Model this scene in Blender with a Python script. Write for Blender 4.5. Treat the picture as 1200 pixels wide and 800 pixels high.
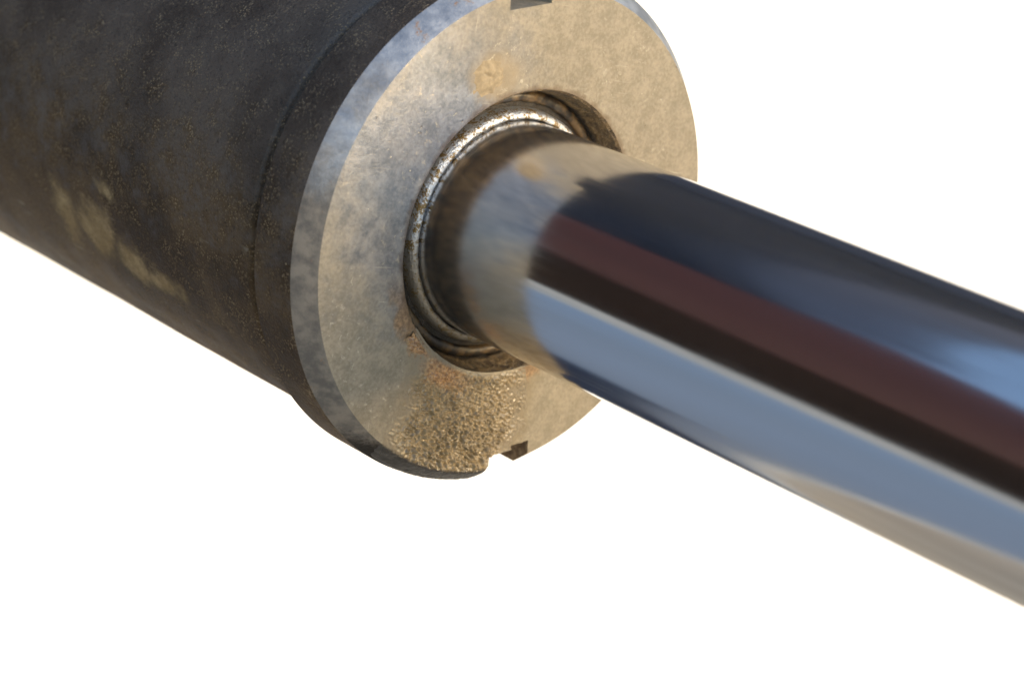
import bpy, bmesh, math, random
from mathutils import Matrix, Vector, noise as mn

R = math.radians
MM = 0.001
sc = bpy.context.scene
for o in list(bpy.data.objects):
    bpy.data.objects.remove(o)

# ------------------------------------------------------------------ camera
PITCH = 25.0                       # the camera looks down by this much
CAM = Vector((0.0, 0.0, 1.20))
cam_d = bpy.data.cameras.new('camera')
cam = bpy.data.objects.new('camera', cam_d)
sc.collection.objects.link(cam)
cam.location = CAM
cam.rotation_euler = (R(90 - PITCH), 0, 0)
cam_d.sensor_width = 36.0
cam_d.lens = 36.0 * 2875.0 / 1200.0
cam_d.clip_start = 0.01
cam_d.clip_end = 2000
cam_d.dof.use_dof = True
cam_d.dof.focus_distance = 0.452
cam_d.dof.aperture_fstop = 16
sc.camera = cam

# ------------------------------------------------------------------ sky, sun, exposure
SUN_EL, SUN_AZ = 14.0, 65.0        # azimuth: behind the camera, to its right
w = bpy.data.worlds.new('World')
sc.world = w
w.use_nodes = True
nt = w.node_tree
bg = nt.nodes['Background']
sky = nt.nodes.new('ShaderNodeTexSky')
sky.sky_type = 'NISHITA'
sky.sun_disc = False
sky.sun_elevation = R(SUN_EL)
sky.sun_rotation = R(180 - SUN_AZ)
sky.dust_density = 1.0
sky.air_density = 1.0
nt.links.new(sky.outputs[0], bg.inputs[0])
bg.inputs[1].default_value = 0.15

sd = bpy.data.lights.new('sun', 'SUN')
sd.energy = 0.60
sd.angle = R(16)
sd.color = (1.0, 0.78, 0.50)
sun = bpy.data.objects.new('sun', sd)
sc.collection.objects.link(sun)
e, a_ = R(SUN_EL), R(SUN_AZ)
sdir = Vector((math.cos(e) * math.sin(a_), -math.cos(e) * math.cos(a_), math.sin(e)))
sun.rotation_euler = sdir.to_track_quat('Z', 'Y').to_euler()
sun.location = sdir * 3

vs = sc.view_settings
vs.view_transform = 'Standard'
vs.look = 'None'
vs.exposure = 1.54
vs.gamma = 1.0
vs.use_curve_mapping = False

# ------------------------------------------------------------------ helpers
def link(o, parent=None):
    sc.collection.objects.link(o)
    if parent is not None:
        o.parent = parent
    return o


def mesh_obj(name, bm, mats, parent=None, smooth=True):
    me = bpy.data.meshes.new(name)
    bm.to_mesh(me)
    bm.free()
    for m in (mats if isinstance(mats, (list, tuple)) else [mats]):
        me.materials.append(m)
    if smooth:
        for p in me.polygons:
            p.use_smooth = True
    return link(bpy.data.objects.new(name, me), parent)


def lathe(profile, seg=192, close=False, jitter=None):
    """profile: list of (r, z) in mm, turned about the local Z axis"""
    bm = bmesh.new()
    rings = []
    for (r, z) in profile:
        ring = []
        for i in range(seg):
            t = 2 * math.pi * i / seg
            rr, zz = (r, z) if jitter is None else jitter(r, z, t)
            ring.append(bm.verts.new((rr * math.cos(t) * MM, rr * math.sin(t) * MM, zz * MM)))
        rings.append(ring)
    n = len(rings)
    for k in range(n if close else n - 1):
        A, B = rings[k], rings[(k + 1) % n]
        for i in range(seg):
            j = (i + 1) % seg
            bm.faces.new((A[i], A[j], B[j], B[i]))
    return bm, rings


def box(bm, x0, x1, y0, y1, z0, z1):
    v = [bm.verts.new((x, y, z)) for z in (z0, z1) for y in (y0, y1) for x in (x0, x1)]
    for f in ((0, 2, 3, 1), (4, 5, 7, 6), (0, 1, 5, 4), (2, 6, 7, 3), (0, 4, 6, 2), (1, 3, 7, 5)):
        bm.faces.new([v[i] for i in f])


class Mat:
    """small wrapper round a node tree; textures are in millimetres of the object"""
    def __init__(self, name):
        self.m = bpy.data.materials.new(name)
        self.m.use_nodes = True
        self.t = self.m.node_tree
        self.b = self.t.nodes['Principled BSDF']
        tc = self.t.nodes.new('ShaderNodeTexCoord')
        v = self.t.nodes.new('ShaderNodeVectorMath')
        v.operation = 'SCALE'
        v.inputs['Scale'].default_value = 1000.0
        self.t.links.new(tc.outputs['Object'], v.inputs[0])
        self.mm = v.outputs[0]
        s = self.t.nodes.new('ShaderNodeSeparateXYZ')
        self.t.links.new(self.mm, s.inputs[0])
        self.x, self.y, self.z = s.outputs

    def lk(self, a, b):
        if isinstance(a, (int, float)):
            b.default_value = a
        elif isinstance(a, (tuple, list)):
            b.default_value = tuple(a) + ((1.0,) if len(a) == 3 and len(b.default_value) == 4 else ())
        else:
            self.t.links.new(a, b)

    def noise(self, size, detail=4, rough=0.55, dist=0.0, vec=None, stretch=None, off=0.0):
        n = self.t.nodes.new('ShaderNodeTexNoise')
        n.inputs['Scale'].default_value = 1.0 / size
        n.inputs['Detail'].default_value = detail
        n.inputs['Roughness'].default_value = rough
        n.inputs['Distortion'].default_value = dist
        mp = self.t.nodes.new('ShaderNodeMapping')
        mp.inputs['Location'].default_value = (off, off * 0.7, off * 1.3)
        if stretch:
            mp.inputs['Scale'].default_value = stretch
        self.lk(vec if vec is not None else self.mm, mp.inputs[0])
        self.lk(mp.outputs[0], n.inputs['Vector'])
        return n.outputs['Fac']

    def voro(self, size, feature='F1', rand=1.0, vec=None):
        n = self.t.nodes.new('ShaderNodeTexVoronoi')
        n.feature = feature
        n.inputs['Scale'].default_value = 1.0 / size
        n.inputs['Randomness'].default_value = rand
        self.lk(vec if vec is not None else self.mm, n.inputs['Vector'])
        return n.outputs['Distance']

    def math(self, op, a, b=0.0, c=0.0, clamp=False):
        n = self.t.nodes.new('ShaderNodeMath')
        n.operation = op
        n.use_clamp = clamp
        for q, i in zip((a, b, c), n.inputs):
            self.lk(q, i)
        return n.outputs[0]

    def ramp(self, v, lo, hi, to0=0.0, to1=1.0, smooth=True):
        n = self.t.nodes.new('ShaderNodeMapRange')
        n.interpolation_type = 'SMOOTHSTEP' if smooth else 'LINEAR'
        self.lk(v, n.inputs['Value'])
        for k, q in (('From Min', lo), ('From Max', hi), ('To Min', to0), ('To Max', to1)):
            n.inputs[k].default_value = q
        return n.outputs[0]

    def mix(self, fac, a, b, mode='MIX'):
        n = self.t.nodes.new('ShaderNodeMix')
        n.data_type = 'RGBA'
        n.blend_type = mode
        self.lk(fac, n.inputs[0])
        self.lk(a, n.inputs[6])
        self.lk(b, n.inputs[7])
        return n.outputs[2]

    def dist(self, p, s=(1, 1, 1)):
        """distance from point p (mm), axes scaled by s"""
        n = self.t.nodes.new('ShaderNodeVectorMath')
        n.operation = 'SUBTRACT'
        self.lk(self.mm, n.inputs[0])
        n.inputs[1].default_value = p
        m = self.t.nodes.new('ShaderNodeVectorMath')
        m.operation = 'MULTIPLY'
        self.lk(n.outputs[0], m.inputs[0])
        m.inputs[1].default_value = s
        l = self.t.nodes.new('ShaderNodeVectorMath')
        l.operation = 'LENGTH'
        self.lk(m.outputs[0], l.inputs[0])
        return l.outputs['Value']

    def radius(self):
        return self.math('SQRT', self.math('ADD', self.math('MULTIPLY', self.x, self.x), self.math('MULTIPLY', self.y, self.y)))

    def bump(self, h, dist_mm, strength=1.0):
        n = self.t.nodes.new('ShaderNodeBump')
        n.inputs['Distance'].default_value = dist_mm * MM
        n.inputs['Strength'].default_value = strength
        self.lk(h, n.inputs['Height'])
        self.lk(n.outputs[0], self.b.inputs['Normal'])

    def out(self, col, rough, metal=0.0, spec=0.5, coat=None):
        self.lk(col, self.b.inputs['Base Color'])
        self.lk(rough, self.b.inputs['Roughness'])
        self.lk(metal, self.b.inputs['Metallic'])
        self.lk(spec, self.b.inputs['Specular IOR Level'])
        if coat is not None:
            self.lk(coat, self.b.inputs['Coat Weight'])
            self.b.inputs['Coat Roughness'].default_value = 0.2
        return self.m


def simple(name, col, rough, metal=0.0, var=0.25, size=60, spec=0.5):
    m = Mat(name)
    n = m.noise(size, 6)
    dark = tuple(c * (1 - var) for c in col)
    lite = tuple(min(1, c * (1 + var)) for c in col)
    return m.out(m.mix(m.ramp(n, 0.3, 0.7), dark, lite), rough, metal, spec)


# ------------------------------------------------------------------ materials
def mat_barrel():
    m = Mat('dark_grimy_paint')
    big = m.noise(26, 5, 0.6)
    mid = m.noise(5, 8, 0.7, off=31)
    fine = m.noise(0.8, 6, 0.75, off=7)
    grit = m.math('SUBTRACT', 1.0, m.voro(0.55))
    col = m.mix(m.ramp(big, 0.35, 0.65), (0.068, 0.049, 0.036), (0.138, 0.106, 0.082))
    # browner tint over the lower flank
    film = m.ramp(m.math('ADD', m.math('MULTIPLY', m.y, -0.028), m.math('MULTIPLY', m.math('SUBTRACT', mid, 0.5), 2.4)), -0.55, 0.55)
    col = m.mix(m.math('MULTIPLY', film, 0.9), col, m.mix(m.ramp(big, 0.4, 0.6), (0.058, 0.033, 0.0135), (0.122, 0.074, 0.033)))
    # gritty dust caught in the paint
    dust = m.math('MULTIPLY', m.ramp(mid, 0.42, 0.66), m.ramp(m.math('ADD', fine, m.math('MULTIPLY', m.math('SUBTRACT', grit, 0.6), 0.6)), 0.47, 0.64))
    col = m.mix(m.math('MULTIPLY', dust, 0.9), col, (0.34, 0.245, 0.145))
    pits = m.ramp(fine, 0.46, 0.36)
    col = m.mix(m.math('MULTIPLY', pits, 0.55), col, (0.018, 0.015, 0.013))
    # odd pale chips
    sp = m.math('MULTIPLY', m.ramp(m.math('ADD', m.voro(2.2), m.math('MULTIPLY', fine, 0.5)), 0.36, 0.26), m.ramp(m.noise(12, 4, 0.6, off=77), 0.50, 0.64))
    col = m.mix(m.math('MULTIPLY', sp, 0.8), col, (0.46, 0.35, 0.21))
    scr = m.math('MULTIPLY', m.ramp(m.noise(0.9, 2, 0.5, off=91, stretch=(1, 0.35, 0.12)), 0.66, 0.74), m.ramp(m.noise(14, 3, off=13), 0.50, 0.62))
    col = m.mix(m.math('MULTIPLY', scr, 0.55), col, (0.30, 0.24, 0.17))
    # dried mud wiped along the underside
    wob = m.math('MULTIPLY', m.math('SUBTRACT', m.noise(7, 7, 0.68, off=19), 0.5), 12.0)

    def smear(z, ang, sz, sr, lo, hi):
        p = (47.2 * math.cos(R(ang)), 47.2 * math.sin(R(ang)), z)
        return m.ramp(m.math('ADD', m.dist(p, (sr, sr, sz)), wob), hi + 0.8, lo - 0.9)
    mud = smear(-87, -150, 1.1, 0.55, 2.0, 5.2)
    for args in ((-74, -151, 0.70, 0.75, 2.0, 5.4), (-64, -147, 0.60, 0.95, 1.8, 5.2), (-54, -144.5, 0.5, 1.4, 1.2, 4.4),
                 (-69, -164, 0.8, 1.6, 0.4, 2.2)):
        mud = m.math('MAXIMUM', mud, smear(*args))
    mud = m.math('MULTIPLY', mud, m.ramp(fine, 0.25, 0.6, 0.55, 1.0))
    col = m.mix(m.math('MULTIPLY', mud, 0.85), col, m.mix(m.ramp(mid, 0.4, 0.6), (0.34, 0.235, 0.115), (0.52, 0.375, 0.20)))
    rough = m.math('ADD', m.ramp(mid, 0.3, 0.7, 0.46, 0.60), m.math('MULTIPLY', m.math('MAXIMUM', mud, dust), 0.3), clamp=True)
    hgt = m.math('ADD', m.math('ADD', m.math('MULTIPLY', fine, 0.9), m.math('MULTIPLY', grit, 0.5)), m.math('MULTIPLY', mid, 0.8))
    m.bump(m.math('ADD', hgt, m.math('ADD', mud, m.math('MULTIPLY', dust, 0.4))), 0.20, 0.8)
    return m.out(col, rough, 0.0, m.ramp(film, 0.0, 1.0, 0.50, 0.14))


def steel_nodes(m):
    big = m.noise(16, 5, 0.6, off=3)
    mid = m.noise(3.5, 6, 0.65, off=41)
    fine = m.noise(0.7, 4, 0.65, off=9)
    return big, mid, fine


def mat_face():
    m = Mat('dusty_steel_face')
    big, mid, fine = steel_nodes(m)
    steel = m.mix(m.ramp(m.math('ADD', m.math('MULTIPLY', mid, 0.6), m.math('MULTIPLY', fine, 0.4)), 0.34, 0.66), (0.125, 0.142, 0.170), (0.235, 0.258, 0.300))  # steel tinted blue to carry the skylight of the shaded patch
    dustc = m.mix(m.ramp(m.math('ADD', m.math('MULTIPLY', mid, 0.5), m.math('MULTIPLY', fine, 0.5)), 0.36, 0.64), (0.162, 0.137, 0.097), (0.248, 0.212, 0.155))
    # blue-grey shade left of the bore put into bare steel, dust elsewhere
    blue_shade = m.ramp(m.dist((-30, 17, 0), (1.0, 0.70, 1.0)), 38, 4)
    blue_shade = m.math('MAXIMUM', blue_shade, m.ramp(m.dist((-21, 19, 0), (1.0, 0.8, 1.0)), 13, 5, 0.0, 1.25))
    d = m.math('ADD', m.math('SUBTRACT', 0.55, m.math('MULTIPLY', blue_shade, 1.0)),
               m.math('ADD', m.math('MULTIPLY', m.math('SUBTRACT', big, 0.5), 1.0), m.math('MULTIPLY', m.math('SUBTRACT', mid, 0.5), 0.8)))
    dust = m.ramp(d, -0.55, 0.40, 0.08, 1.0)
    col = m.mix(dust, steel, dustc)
    # mud splashed round the dab above the bore
    col = m.mix(m.math('MULTIPLY', m.ramp(m.math('ADD', m.dist((-14.5, 29, 0), (0.8, 1, 1)), m.math('MULTIPLY', m.math('SUBTRACT', mid, 0.5), 5)), 6.5, 2.5), 0.7), col, (0.29, 0.23, 0.145))
    # pale scuffs and flecks
    scuff = m.math('MULTIPLY', m.ramp(m.noise(1.5, 5, 0.68, 0.6, off=22), 0.57, 0.68), m.ramp(m.noise(12, 3, off=61), 0.45, 0.62))
    col = m.mix(m.math('MULTIPLY', scuff, 0.75), col, (0.42, 0.38, 0.30))
    fleck = m.math('MULTIPLY', m.ramp(m.math('ADD', m.voro(1.5), m.math('MULTIPLY', fine, 0.6)), 0.42, 0.28), m.ramp(m.noise(7, 4, 0.6, off=88), 0.5, 0.64))
    col = m.mix(m.math('MULTIPLY', fleck, 0.7), col, (0.52, 0.47, 0.37))
    pit = m.math('MULTIPLY', m.ramp(m.math('ADD', m.voro(1.9), m.math('MULTIPLY', fine, 0.6)), 0.42, 0.28), m.ramp(m.noise(5, 3, off=17), 0.52, 0.66))
    col = m.mix(m.math('MULTIPLY', pit, 0.5), col, (0.16, 0.11, 0.065))
    # scratches running two ways
    for st, o in (((0.06, 1.0, 1.0), 101), ((1.0, 0.08, 1.0), 113)):
        sc_ = m.math('MULTIPLY', m.ramp(m.noise(0.55, 2, 0.5, 0.3, off=o, stretch=st), 0.68, 0.76), m.ramp(m.noise(10, 3, off=o + 7), 0.50, 0.62))
        col = m.mix(m.math('MULTIPLY', sc_, 0.45), col, (0.42, 0.39, 0.33))
    # darker, smoother band below the bore, and rust-coloured dirt at its foot
    r = m.radius()
    dark_band = m.math('MULTIPLY', m.ramp(m.math('ABSOLUTE', m.math('ADD', m.math('ADD', m.x, 3.5), m.math('MULTIPLY', m.math('SUBTRACT', mid, .5), 4))), 19, 14.5), m.ramp(m.y, -18, -25))
    col = m.mix(m.math('MULTIPLY', dark_band, 0.55), col, (0.17, 0.128, 0.070))
    low = m.ramp(m.y, -6, -19)
    rust = m.math('MULTIPLY', m.math('MULTIPLY', m.ramp(m.math('ADD', r, m.math('MULTIPLY', m.math('SUBTRACT', m.noise(4, 5, 0.6, off=71), 0.5), 11)), 32.5, 29.5), low), 0.85)
    col = m.mix(rust, col, m.mix(m.ramp(fine, 0.35, 0.65), (0.13, 0.072, 0.032), (0.31, 0.19, 0.092)))
    rim = m.ramp(m.math('ADD', r, m.math('MULTIPLY', m.math('SUBTRACT', mid, 0.5), 3)), 29.2, 27.9)
    col = m.mix(m.math('MULTIPLY', rim, 0.55), col, (0.10, 0.06, 0.03))
    metal = m.math('MULTIPLY', m.math('SUBTRACT', 1.0, dust), 0.85)
    rough = m.ramp(dust, 0.2, 1.0, 0.40, 0.62)
    rough = m.math('SUBTRACT', rough, m.math('MULTIPLY', dark_band, 0.14))
    m.bump(m.math('ADD', m.math('ADD', m.math('MULTIPLY', mid, 0.5), m.math('MULTIPLY', fine, 0.55)), m.math('SUBTRACT', fleck, pit)), 0.12, 0.8)
    return m.out(col, rough, metal, 0.5)


def mat_chamfer():
    m = Mat('bare_worn_steel')
    big, mid, fine = steel_nodes(m)
    col = m.mix(m.ramp(mid, 0.3, 0.7), (0.30, 0.31, 0.33), (0.46, 0.47, 0.49))
    # shade of the lower half put into a grimy brown, bare metal on the upper
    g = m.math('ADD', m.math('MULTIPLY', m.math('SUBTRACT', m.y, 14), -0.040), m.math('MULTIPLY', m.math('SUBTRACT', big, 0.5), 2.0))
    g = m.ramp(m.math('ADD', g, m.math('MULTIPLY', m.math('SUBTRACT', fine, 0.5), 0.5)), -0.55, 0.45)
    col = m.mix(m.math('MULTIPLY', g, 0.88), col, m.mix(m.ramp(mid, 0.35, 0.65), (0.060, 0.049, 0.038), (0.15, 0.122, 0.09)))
    rust = m.math('MULTIPLY', m.ramp(m.noise(6, 5, 0.65, off=29), 0.60, 0.68), m.ramp(fine, 0.4, 0.6))
    col = m.mix(rust, col, (0.24, 0.11, 0.04))
    # black along the foot of the collar
    black_edge = m.math('MULTIPLY', m.ramp(m.math('ADD', m.y, m.math('MULTIPLY', m.math('SUBTRACT', fine, 0.5), 5)), -38, -43), m.ramp(m.x, 9, 5))
    col = m.mix(black_edge, col, (0.014, 0.012, 0.011))
    g = m.math('MAXIMUM', g, black_edge)
    m.bump(m.math('ADD', mid, fine), 0.10, 0.8)
    metal = m.math('SUBTRACT', 0.84, m.math('MULTIPLY', m.math('MAXIMUM', g, rust), 0.8))
    return m.out(col, m.ramp(mid, 0.3, 0.7, 0.42, 0.56), m.math('MULTIPLY', metal, m.math('SUBTRACT', 1.0, black_edge)), m.ramp(black_edge, 0.0, 1.0, 0.5, 0.12))


def mat_grime():
    m = Mat('oily_brown_grime')
    mid = m.noise(2.2, 5, 0.65, off=4)
    fine = m.noise(0.55, 4, 0.65, off=15)
    col = m.mix(m.ramp(mid, 0.35, 0.65), (0.045, 0.028, 0.014), (0.19, 0.125, 0.055))
    col = m.mix(m.math('MULTIPLY', m.ramp(fine, 0.5, 0.7), 0.6), col, (0.40, 0.30, 0.17))
    # recess floor blackened with depth, its shade put into the colour
    col = m.mix(m.ramp(m.math('ADD', m.z, m.math('MULTIPLY', m.math('SUBTRACT', mid, 0.5), 2)), -4.6, -6.0), col, (0.020, 0.015, 0.010))
    m.bump(m.math('ADD', m.math('MULTIPLY', mid, 2.0), fine), 0.45, 1.0)
    return m.out(col, m.ramp(fine, 0.35, 0.65, 0.28, 0.55), 0.0, 0.6)


def mat_seal():
    m = Mat('wiper_ring_metal')
    mid = m.noise(1.8, 5, 0.65, off=14)
    fine = m.noise(0.4, 3, 0.6, off=25)
    g = m.ramp(m.math('ADD', mid, m.math('MULTIPLY', m.math('SUBTRACT', fine, 0.5), 0.7)), 0.46, 0.60)
    low = m.ramp(m.y, 4, -10)
    g = m.math('MAXIMUM', g, m.math('MULTIPLY', low, 0.75))  # gold light on the lower lip put into the ring's colour
    col = m.mix(g, (0.56, 0.59, 0.63), (0.20, 0.135, 0.055))
    m.bump(m.math('ADD', mid, fine), 0.30, 0.9)
    return m.out(col, m.ramp(g, 0, 1, 0.42, 0.40), m.ramp(g, 0, 1, 0.92, 0.55), 0.5)


def mat_rubber():
    m = Mat('black_wiper_rubber')
    n = m.noise(0.8, 4, 0.6)
    col = m.mix(m.ramp(m.noise(2.5, 5, 0.65, off=3), 0.42, 0.62), (0.012, 0.010, 0.009), (0.10, 0.064, 0.030))
    m.bump(n, 0.1, 0.6)
    return m.out(col, 0.4, 0.0, 0.5)


def mat_chrome():
    m = Mat('hard_chrome')
    mid = m.noise(9, 4, 0.6, off=2, stretch=(1, 1, 0.25))
    fine = m.noise(0.8, 3, 0.6, off=5)
    film = m.ramp(m.math('ADD', m.z, m.math('MULTIPLY', m.math('SUBTRACT', mid, 0.5), 10)), 24, 4)
    col = m.mix(m.math('MULTIPLY', film, 0.35), (0.60, 0.60, 0.615), (0.38, 0.385, 0.40))
    rough = m.math('ADD', m.ramp(mid, 0.3, 0.7, 0.10, 0.145), m.math('MULTIPLY', film, 0.07))
    streak = m.noise(0.7, 3, 0.6, off=64, stretch=(1, 1, 0.02))
    rough = m.math('ADD', rough, m.math('MULTIPLY', m.ramp(streak, 0.45, 0.75), 0.05))
    m.bump(fine, 0.004, 0.3)
    return m.out(col, rough, 0.98, 0.5)


def mat_grease():
    m = Mat('oil_soaked_dirt')
    mid = m.noise(4, 5, 0.6, off=8)
    fine = m.noise(0.6, 4, 0.65, off=18)
    col = m.mix(m.ramp(mid, 0.3, 0.7), (0.135, 0.098, 0.050), (0.235, 0.175, 0.095))
    col = m.mix(m.math('MULTIPLY', m.ramp(fine, 0.48, 0.7), 0.25), col, (0.24, 0.185, 0.105))
    r = m.radius()
    rust = m.math('MULTIPLY', m.ramp(m.math('ADD', r, m.math('MULTIPLY', m.math('SUBTRACT', mid, 0.5), 8)), 33, 30), m.ramp(m.x, -2, -12))
    col = m.mix(rust, col, m.mix(m.ramp(fine, 0.35, 0.65), (0.19, 0.095, 0.040), (0.42, 0.25, 0.115)))
    # thin dry margin, the colour of the dusty face
    a = m.t.nodes.new('ShaderNodeAttribute')
    a.attribute_name = 'cake'
    col = m.mix(m.ramp(a.outputs['Fac'], 0.05, 0.6), (0.185, 0.152, 0.105), col)
    # the blackened outer lip that hangs over the rim
    black_edge = m.ramp(m.math('ADD', r, m.math('MULTIPLY', m.math('SUBTRACT', fine, 0.5), 1.6)), 46.5, 47.3)
    col = m.mix(black_edge, col, (0.014, 0.012, 0.011))
    m.bump(fine, 0.06, 0.6)
    return m.out(col, m.ramp(mid, 0.3, 0.7, 0.24, 0.36), 0.0, 0.6)


def mat_mud():
    m = Mat('dried_ochre_mud')
    n = m.noise(1.3, 5, 0.6)
    col = m.mix(m.ramp(n, 0.3, 0.7), (0.21, 0.165, 0.105), (0.31, 0.245, 0.155))
    m.bump(n, 0.2, 0.7)
    return m.out(col, 0.8, 0.0, 0.3)


def mat_packed():
    m = Mat('packed_brown_dirt')
    n = m.noise(1.6, 6, 0.68)
    col = m.mix(m.ramp(n, 0.35, 0.65), (0.11, 0.058, 0.022), (0.32, 0.20, 0.095))
    m.bump(n, 0.5, 1.0)
    return m.out(col, 0.6, 0.0, 0.3)


M_PACKED = mat_packed()
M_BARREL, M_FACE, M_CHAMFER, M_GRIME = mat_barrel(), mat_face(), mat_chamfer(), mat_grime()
M_SEAL, M_RUBBER, M_CHROME, M_GREASE, M_MUD = mat_seal(), mat_rubber(), mat_chrome(), mat_grease(), mat_mud()

# ------------------------------------------------------------------ setting
def structure(name, bm, mat):
    o = mesh_obj(name, bm, mat, smooth=False)
    o['kind'] = 'structure'
    return o


bm = bmesh.new()
bmesh.ops.create_grid(bm, x_segments=1, y_segments=1, size=400)
structure('ground', bm, simple('dry_tan_earth', (0.62, 0.51, 0.375), 0.9, size=400))

# white sheet behind the cylinder
p = R(PITCH)
F = Vector((0, math.cos(p), -math.sin(p)))
U = Vector((0, math.sin(p), math.cos(p)))
X = Vector((1, 0, 0))
bm = bmesh.new()
box(bm, -0.60, 0.60, -0.24, 0.34, -0.012, 0.0)
bd = structure('backdrop', bm, simple('matt_white_board', (0.92, 0.92, 0.92), 0.9, var=0.0))
zb = (-F * 0.88 + X * 0.45 + Vector((0, 0, 0.1))).normalized()
xb = U.cross(zb).normalized()
yb = zb.cross(xb)
bd.matrix_world = Matrix.Translation(CAM + F * 1.45) @ Matrix((xb, yb, zb)).transposed().to_4x4()

# what the chrome mirrors: the dark red machine on its left and an added blue plate for shaded ground
def bx(name, mat, *d):
    b = bmesh.new()
    box(b, *d)
    bmesh.ops.bevel(b, geom=b.edges[:], offset=0.015, segments=2, affect='EDGES')
    return structure(name, b, mat)


def plate(name, mat, outline, x0, x1):
    """outline in (y, z), thickness from x0 to x1"""
    b = bmesh.new()
    A = [b.verts.new((x0, y, z)) for y, z in outline]
    B = [b.verts.new((x1, y, z)) for y, z in outline]
    b.faces.new(A)
    b.faces.new(B[::-1])
    for i in range(len(A)):
        j = (i + 1) % len(A)
        b.faces.new((A[i], B[i], B[j], A[j]))
    bmesh.ops.recalc_face_normals(b, faces=b.faces[:])
    bmesh.ops.bevel(b, geom=b.edges[:], offset=0.015, segments=2, affect='EDGES')
    return structure(name, b, mat)


plate('machine_panel', simple('dark_red_paint', (0.031, 0.0115, 0.0118), 0.45, var=0.12, size=300, spec=0.12),
      [(-1.6, 1.50), (2.4, 1.50), (2.4, 2.85), (1.25, 3.0), (0.15, 2.55), (-1.6, 1.9)], -1.35, -1.25)
plate('machine_underside_shade', simple('black_brown_steel', (0.009, 0.005, 0.003), 0.6, size=300, spec=0.02),  # added unseen plate, near-black for the machine's shaded underside
      [(-1.6, 0.95), (2.4, 0.95), (2.4, 1.495), (-1.6, 1.495)], -1.34, -1.24)
# added plate at left, painted blue for skylit ground in shade, its edge running beside the cylinder
b = bmesh.new()
pts = [(-6.0, -2.0), (-3.1, -2.0), (0.5, 1.9), (-6.0, 3.6)]
A = [b.verts.new((x, y, 0.02)) for x, y in pts]
B = [b.verts.new((x, y, 0.06)) for x, y in pts]
b.faces.new(A[::-1])
b.faces.new(B)
for i in range(4):
    b.faces.new((A[i], A[(i + 1) % 4], B[(i + 1) % 4], B[i]))
structure('ground_shade_plate', b, simple('ground_shade_blue', (0.31, 0.345, 0.395), 0.7, var=0.05, size=900))

# ------------------------------------------------------------------ the hydraulic cylinder
Pc = Vector((1.409, -20.007, 459.503)) * MM          # centre of the gland face, camera axes (x right, y down, z ahead)
ac = Vector((0.6531, 0.3171, -0.6875)).normalized()
def c2w(v):
    return X * v[0] - U * v[1] + F * v[2]
az = c2w(ac).normalized()
ay = c2w(Vector((0, -1, 0)))
ay = (ay - az * ay.dot(az)).normalized()
ax = ay.cross(az)
cyl = bpy.data.objects.new('hydraulic_cylinder', None)
cyl.empty_display_size = 0.05
link(cyl)
cyl.matrix_world = Matrix.Translation(CAM + c2w(Pc)) @ Matrix((ax, ay, az)).transposed().to_4x4()
cyl['label'] = 'grimy dark steel hydraulic cylinder with dusty end face and polished chrome piston rod'
cyl['category'] = 'hydraulic cylinder'

# dark blocks above the barrel and low down, added out of frame to shape the rod's reflections
hz = Vector((az.x, az.y, 0)).normalized()
lat = Vector((-hz.y, hz.x, 0))                       # to the right of the barrel, seen from the camera
if lat.x < 0:
    lat = -lat
face_c = CAM + c2w(Pc)
def beam(name, mat, z0, z1, l0, l1, h0, h1):
    b = bmesh.new()
    box(b, z0, z1, l0, l1, h0, h1)
    bmesh.ops.bevel(b, geom=b.edges[:], offset=0.012, segments=2, affect='EDGES')
    bmesh.ops.recalc_face_normals(b, faces=b.faces[:])
    o = structure(name, b, mat)
    up = hz.cross(lat)
    sg = 1 if up.z > 0 else -1
    o.matrix_world = Matrix.Translation(face_c) @ Matrix((hz, lat, Vector((0, 0, 1)))).transposed().to_4x4()
    return o
M_NAVY = simple('dark_navy_paint', (0.014, 0.022, 0.050), 0.5, size=200, spec=0.3)
beam('top_reflection_block', M_NAVY, -1.8, -0.155, -0.13, 0.90, 0.28, 0.42)  # added unseen block, darkens the rod's upper reflection
bx('rear_reflection_block', M_NAVY, -1.0, 2.6, 2.6, 2.8, 0.75, 2.0)  # added unseen wall behind, darkens the reflection at the rod's upper edge
q0 = face_c.dot(hz)
low_block = beam('low_reflection_block', M_NAVY, -2.2 - q0, -1.06 - q0, 0.04 - face_c.dot(lat), 1.2 - face_c.dot(lat), -face_c.z + 0.004, -face_c.z + 0.10)  # added unseen low block, darkens the rod's lower edge

# barrel
prof = [(30, -330), (44, -330), (47.2, -326.8), (47.2, -300)]
prof += [(47.2, -300 + 278 * i / 40) for i in range(1, 40)]
prof += [(47.2, -21.2), (47.0, -20.6), (46.4, -20.2), (44.6, -20.0), (44.6, -12.0), (30, -12.0)]
def jb(r, z, t):
    if r < 47 or z < -300:
        return r, z
    q = Vector((math.cos(t) * 2, math.sin(t) * 2, z * 0.03))
    return r + 0.18 * mn.noise(q * 1.6), z
bm, _ = lathe(prof, 192, jitter=jb)
mesh_obj('barrel', bm, M_BARREL, cyl)

# gland collar: outer wall, chamfer, face, recess; two spanner slots cut across its edge
prof = [(44, -15.6), (49.2, -15.6), (50, -14.9), (50, -4.05), (46.9, 0.0), (27.9, 0.0), (27.4, -0.6),
        (26.2, -6.6), (21.6, -6.6), (21.6, -15.6)]
bm, _ = lathe(prof, 256, close=True)
bmesh.ops.recalc_face_normals(bm, faces=bm.faces[:])
gland = mesh_obj('gland_collar', bm, [M_BARREL, M_CHAMFER, M_FACE, M_GRIME], cyl, smooth=False)

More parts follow.
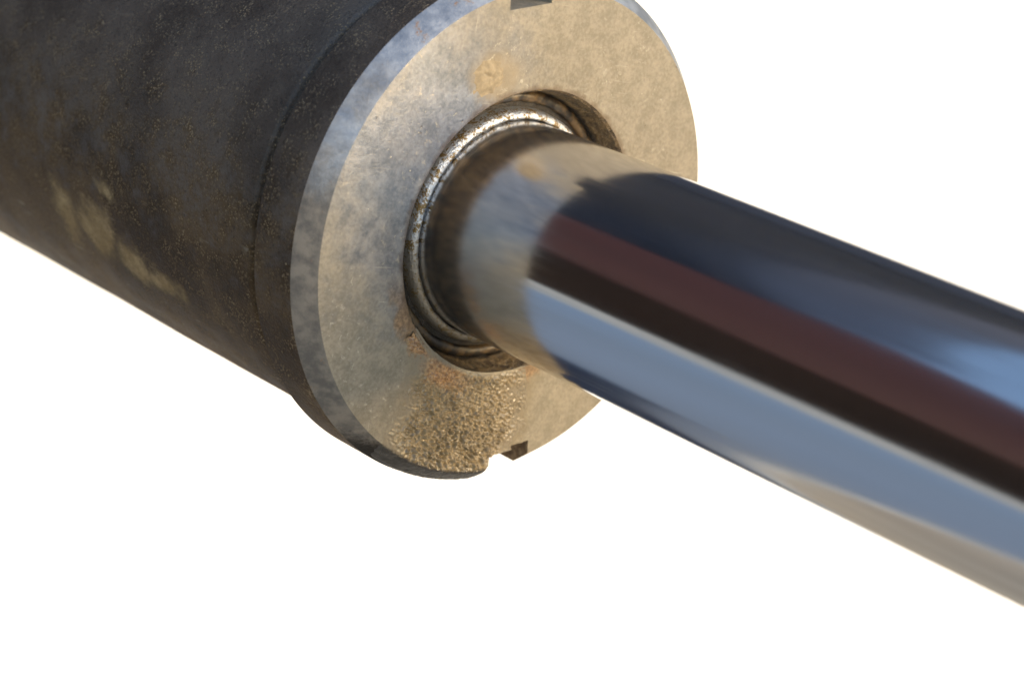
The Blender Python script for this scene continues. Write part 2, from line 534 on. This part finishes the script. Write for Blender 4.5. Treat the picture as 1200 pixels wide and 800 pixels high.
cut = bmesh.new()
for ang in (103.2, -76.8):
    b = bmesh.new()
    box(b, 43.7 * MM, 60 * MM, -5 * MM, 5 * MM, -21 * MM, 5 * MM)
    b.transform(Matrix.Rotation(R(ang), 4, 'Z'))
    me = bpy.data.meshes.new('t')
    b.to_mesh(me)
    b.free()
    cut.from_mesh(me)
    bpy.data.meshes.remove(me)
bmesh.ops.recalc_face_normals(cut, faces=cut.faces[:])
cutter = mesh_obj('cutter', cut, M_CHAMFER, cyl, smooth=False)
mod = gland.modifiers.new('slots', 'BOOLEAN')
mod.object = cutter
mod.operation = 'DIFFERENCE'
mod.solver = 'EXACT'
mod = gland.modifiers.new('edges', 'BEVEL')
mod.width = 0.6 * MM
mod.segments = 3
mod.limit_method = 'ANGLE'
mod.angle_limit = R(25)
bpy.context.view_layer.update()
dg = bpy.context.evaluated_depsgraph_get()
new = bpy.data.meshes.new_from_object(gland.evaluated_get(dg))
gland.modifiers.clear()
old = gland.data
gland.data = new
bpy.data.meshes.remove(old)
bpy.data.objects.remove(cutter)
new.materials.clear()
for m in (M_BARREL, M_CHAMFER, M_FACE, M_GRIME, M_PACKED):
    new.materials.append(m)
for pl in new.polygons:
    c = pl.center / MM
    r = math.hypot(c.x, c.y)
    if r < 27.85:
        k = 3
    elif r > 49.85 and c.z < -3.9:
        k = 0
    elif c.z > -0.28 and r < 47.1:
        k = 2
    else:
        k = 1 if c.z > -14.8 else 0
    if 42 < r < 49.9 and c.z < -0.4 and k == 1:
        da = min(abs(math.degrees(math.atan2(c.y, c.x)) - g_) for g_ in (103.2, -76.8))
        if da < 9.0 and abs(pl.normal.z) < 0.3:
            k = 2 if c.y > 0 else 4                  # floor and sides of a slot
    pl.material_index = k
    pl.use_smooth = True
new.set_sharp_from_angle(angle=R(35))

# wiper seal: bright lip ring and black rubber scraper touching the rod
prof = [(23.0, -7.0), (22.9, -5.0), (22.6, -4.2), (22.2, -3.8), (21.7, -3.6), (21.25, -3.8), (21.08, -7.0)]
def js(r, z, t):
    q = Vector((math.cos(t) * 9, math.sin(t) * 9, z * 0.3))
    return r + 0.16 * mn.noise(q), z + (0.18 * mn.noise(q * 1.9 + Vector((7, 3, 1))) if z > -6 else 0)
bm, _ = lathe(prof, 320, jitter=js)
seal = mesh_obj('wiper_seal', bm, M_SEAL, cyl)
prof = [(26.4, -7.0), (26.0, -5.9), (25.4, -5.5), (24.6, -5.5), (24.1, -5.9), (24.0, -7.0)]
def jr(r, z, t):
    q = Vector((math.cos(t) * 5, math.sin(t) * 5, z * 0.4))
    k = 1.0 if z > -6.5 else 0.0
    return r + 0.15 * mn.fractal(q * 1.7, 1.0, 2.0, 3), z + k * 0.30 * mn.fractal(q * 1.3 + Vector((3, 8, 2)), 1.0, 2.0, 4)
bm, _ = lathe(prof, 320, jitter=jr)
mesh_obj('rubber_lip', bm, M_RUBBER, seal)

# piston rod
prof = [(21.0, -200 + 620 * i / 60) for i in range(61)] + [(20.0, 421.5), (0.01, 421.5)]
bm, _ = lathe(prof, 256)
mesh_obj('piston_rod', bm, M_CHROME, cyl)

# oily dirt caked below the bore, over the chamfer and rim
def path(s):
    """s mm from the recess edge along face, chamfer and outer wall -> r, z, normal (nr, nz)"""
    L1, L2 = 46.9 - 27.6, math.hypot(3.1, 4.05)
    if s < L1:
        k = max(0, (s - L1 + 1.5) / 3.0)
        n = Vector((0.79 * k, 1 - 0.39 * k))
        return 27.6 + s, 0.0, n.normalized()
    if s < L1 + L2:
        q = (s - L1) / L2
        k = min(1, 0.5 + (s - L1) / 3.0)
        n = Vector((0.79 * k, 1 - 0.39 * k))
        k2 = max(0, (q - 0.6) / 0.8)
        n = n.lerp(Vector((1, 0)), k2)
        return 46.9 + 3.1 * q, -4.05 * q, n.normalized()
    return 50.0, -4.05 - (s - L1 - L2), Vector((1, 0.1 * max(0, 1 - (s - L1 - L2)))).normalized()

def sstep(v, lo, hi):
    t = min(1, max(0, (v - lo) / (hi - lo)))
    return t * t * (3 - 2 * t)

LT = (46.9 - 27.6) + 5.0
NA, NS = 380, 185
A0, A1 = -138.0, -70.0
bm = bmesh.new()
low_ids, cake = [], []
grid = []
for i in range(NS + 1):
    s = -0.4 + (LT + 0.4) * i / NS
    row = []
    for j in range(NA + 1):
        ang = A0 + (A1 - A0) * j / NA
        r, z, n = path(s)
        t = R(ang)
        x, y = r * math.cos(t), r * math.sin(t)
        q = Vector((x, y, z))
        wob = mn.fractal(q * 0.22, 1.0, 2.0, 3) * 3.0
        # outline in millimetres of the face
        m = sstep(x + wob - 0.10 * (y + 24), -22.0, -8.0) * sstep(-(x + 1.3 * wob + 0.10 * (y + 36)), -14.0, 1.5)
        m *= sstep(s, -0.3, 1.5)
        if s > 17.0:                                 # keep clear of the slot
            m *= sstep(-ang, 82.9, 84.8)
        m *= sstep(LT - s, 0.0, 2.2)
        left = sstep(-x, 13, 18) * sstep(31.0 + 0.5 * wob - r, 0, 2.5) * sstep(s, 0.3, 1.8)
        e2 = mn.noise(Vector((q.x * 1.15 + q.y * 0.3, q.y * 1.7, q.z * 1.5)) + Vector((wob * 0.15, wob * 0.1, 5)))
        e3 = mn.noise(q * 2.1 + Vector((4, 1, 8)))
        e4 = mn.noise(q * 0.5)
        grains = 0.60 * e2 + 0.30 * e3 + 0.15 * e4
        near = (0.55 + 0.45 * sstep(s, 3, 14)) * (1 - 0.92 * sstep(s, 18.0, 19.6))
        h = -0.10 + (0.45 + 0.75 * sstep(s, 15.5, 20.5)) * m ** 0.6 + 1.8 * near * m * grains
        h = max(h, -0.25 + left * (0.9 + 0.5 * e2 + 0.6 * e3))
        low_ids.append(h < -0.07)
        cake.append(max(m, left))
        row.append(bm.verts.new(((r + n.x * h) * math.cos(t) * MM, (r + n.x * h) * math.sin(t) * MM, (z + n.y * h) * MM)))
    grid.append(row)
for i in range(NS):
    for j in range(NA):
        k = i * (NA + 1) + j
        if low_ids[k] and low_ids[k + 1] and low_ids[k + NA + 1] and low_ids[k + NA + 2]:
            continue                                 # nothing sticks there
        bm.faces.new((grid[i][j], grid[i + 1][j], grid[i + 1][j + 1], grid[i][j + 1]))
keep = [c for v, c in zip(bm.verts, cake) if v.link_faces]
bmesh.ops.delete(bm, geom=[v for v in bm.verts if not v.link_faces], context='VERTS')
dirt = mesh_obj('caked_dirt', bm, M_GREASE, cyl)
at = dirt.data.attributes.new('cake', 'FLOAT', 'POINT')
at.data.foreach_set('value', keep)

# dab of dried mud above the bore
bm = bmesh.new()
rows = []
for i in range(15):
    q = i / 14
    row = []
    for j in range(48):
        t = 2 * math.pi * j / 48
        rad = 4.1 * (1 + 0.16 * mn.fractal(Vector((math.cos(t) * 0.9, math.sin(t) * 0.9, 2)), 1.0, 2.0, 2))
        x, y = rad * q * math.cos(t) * 1.05, rad * q * math.sin(t)
        h = 0.42 * (1 - q * q) ** 1.3 + 0.16 * mn.fractal(Vector((x, y, 0)) * 0.8, 1.0, 2.0, 3) - 0.10
        h -= 0.30 * math.exp(-((y + 0.30 * x - 0.3) / 0.30) ** 2) * sstep(1.7 - abs(x), 0, 0.8)
        row.append(bm.verts.new(((-16.6 + x) * MM, (28.9 + y) * MM, h * MM)))
    rows.append(row)
for i in range(14):
    for j in range(48):
        k = (j + 1) % 48
        bm.faces.new((rows[i][j], rows[i + 1][j], rows[i + 1][k], rows[i][k]))
bmesh.ops.remove_doubles(bm, verts=bm.verts[:], dist=1e-6)
bmesh.ops.recalc_face_normals(bm, faces=bm.faces[:])
mesh_obj('mud_dab', bm, M_MUD, cyl)

for o in cyl.children:
    if o.name == 'piston_rod':
        o['label'] = 'mirror-polished chrome piston rod with dulled film by the seal'
    elif o.name == 'caked_dirt':
        o['label'] = 'grainy oily brown dirt caked below the bore'
    elif o.name == 'barrel':
        o['label'] = 'dark grimy painted barrel with tan mud smears'
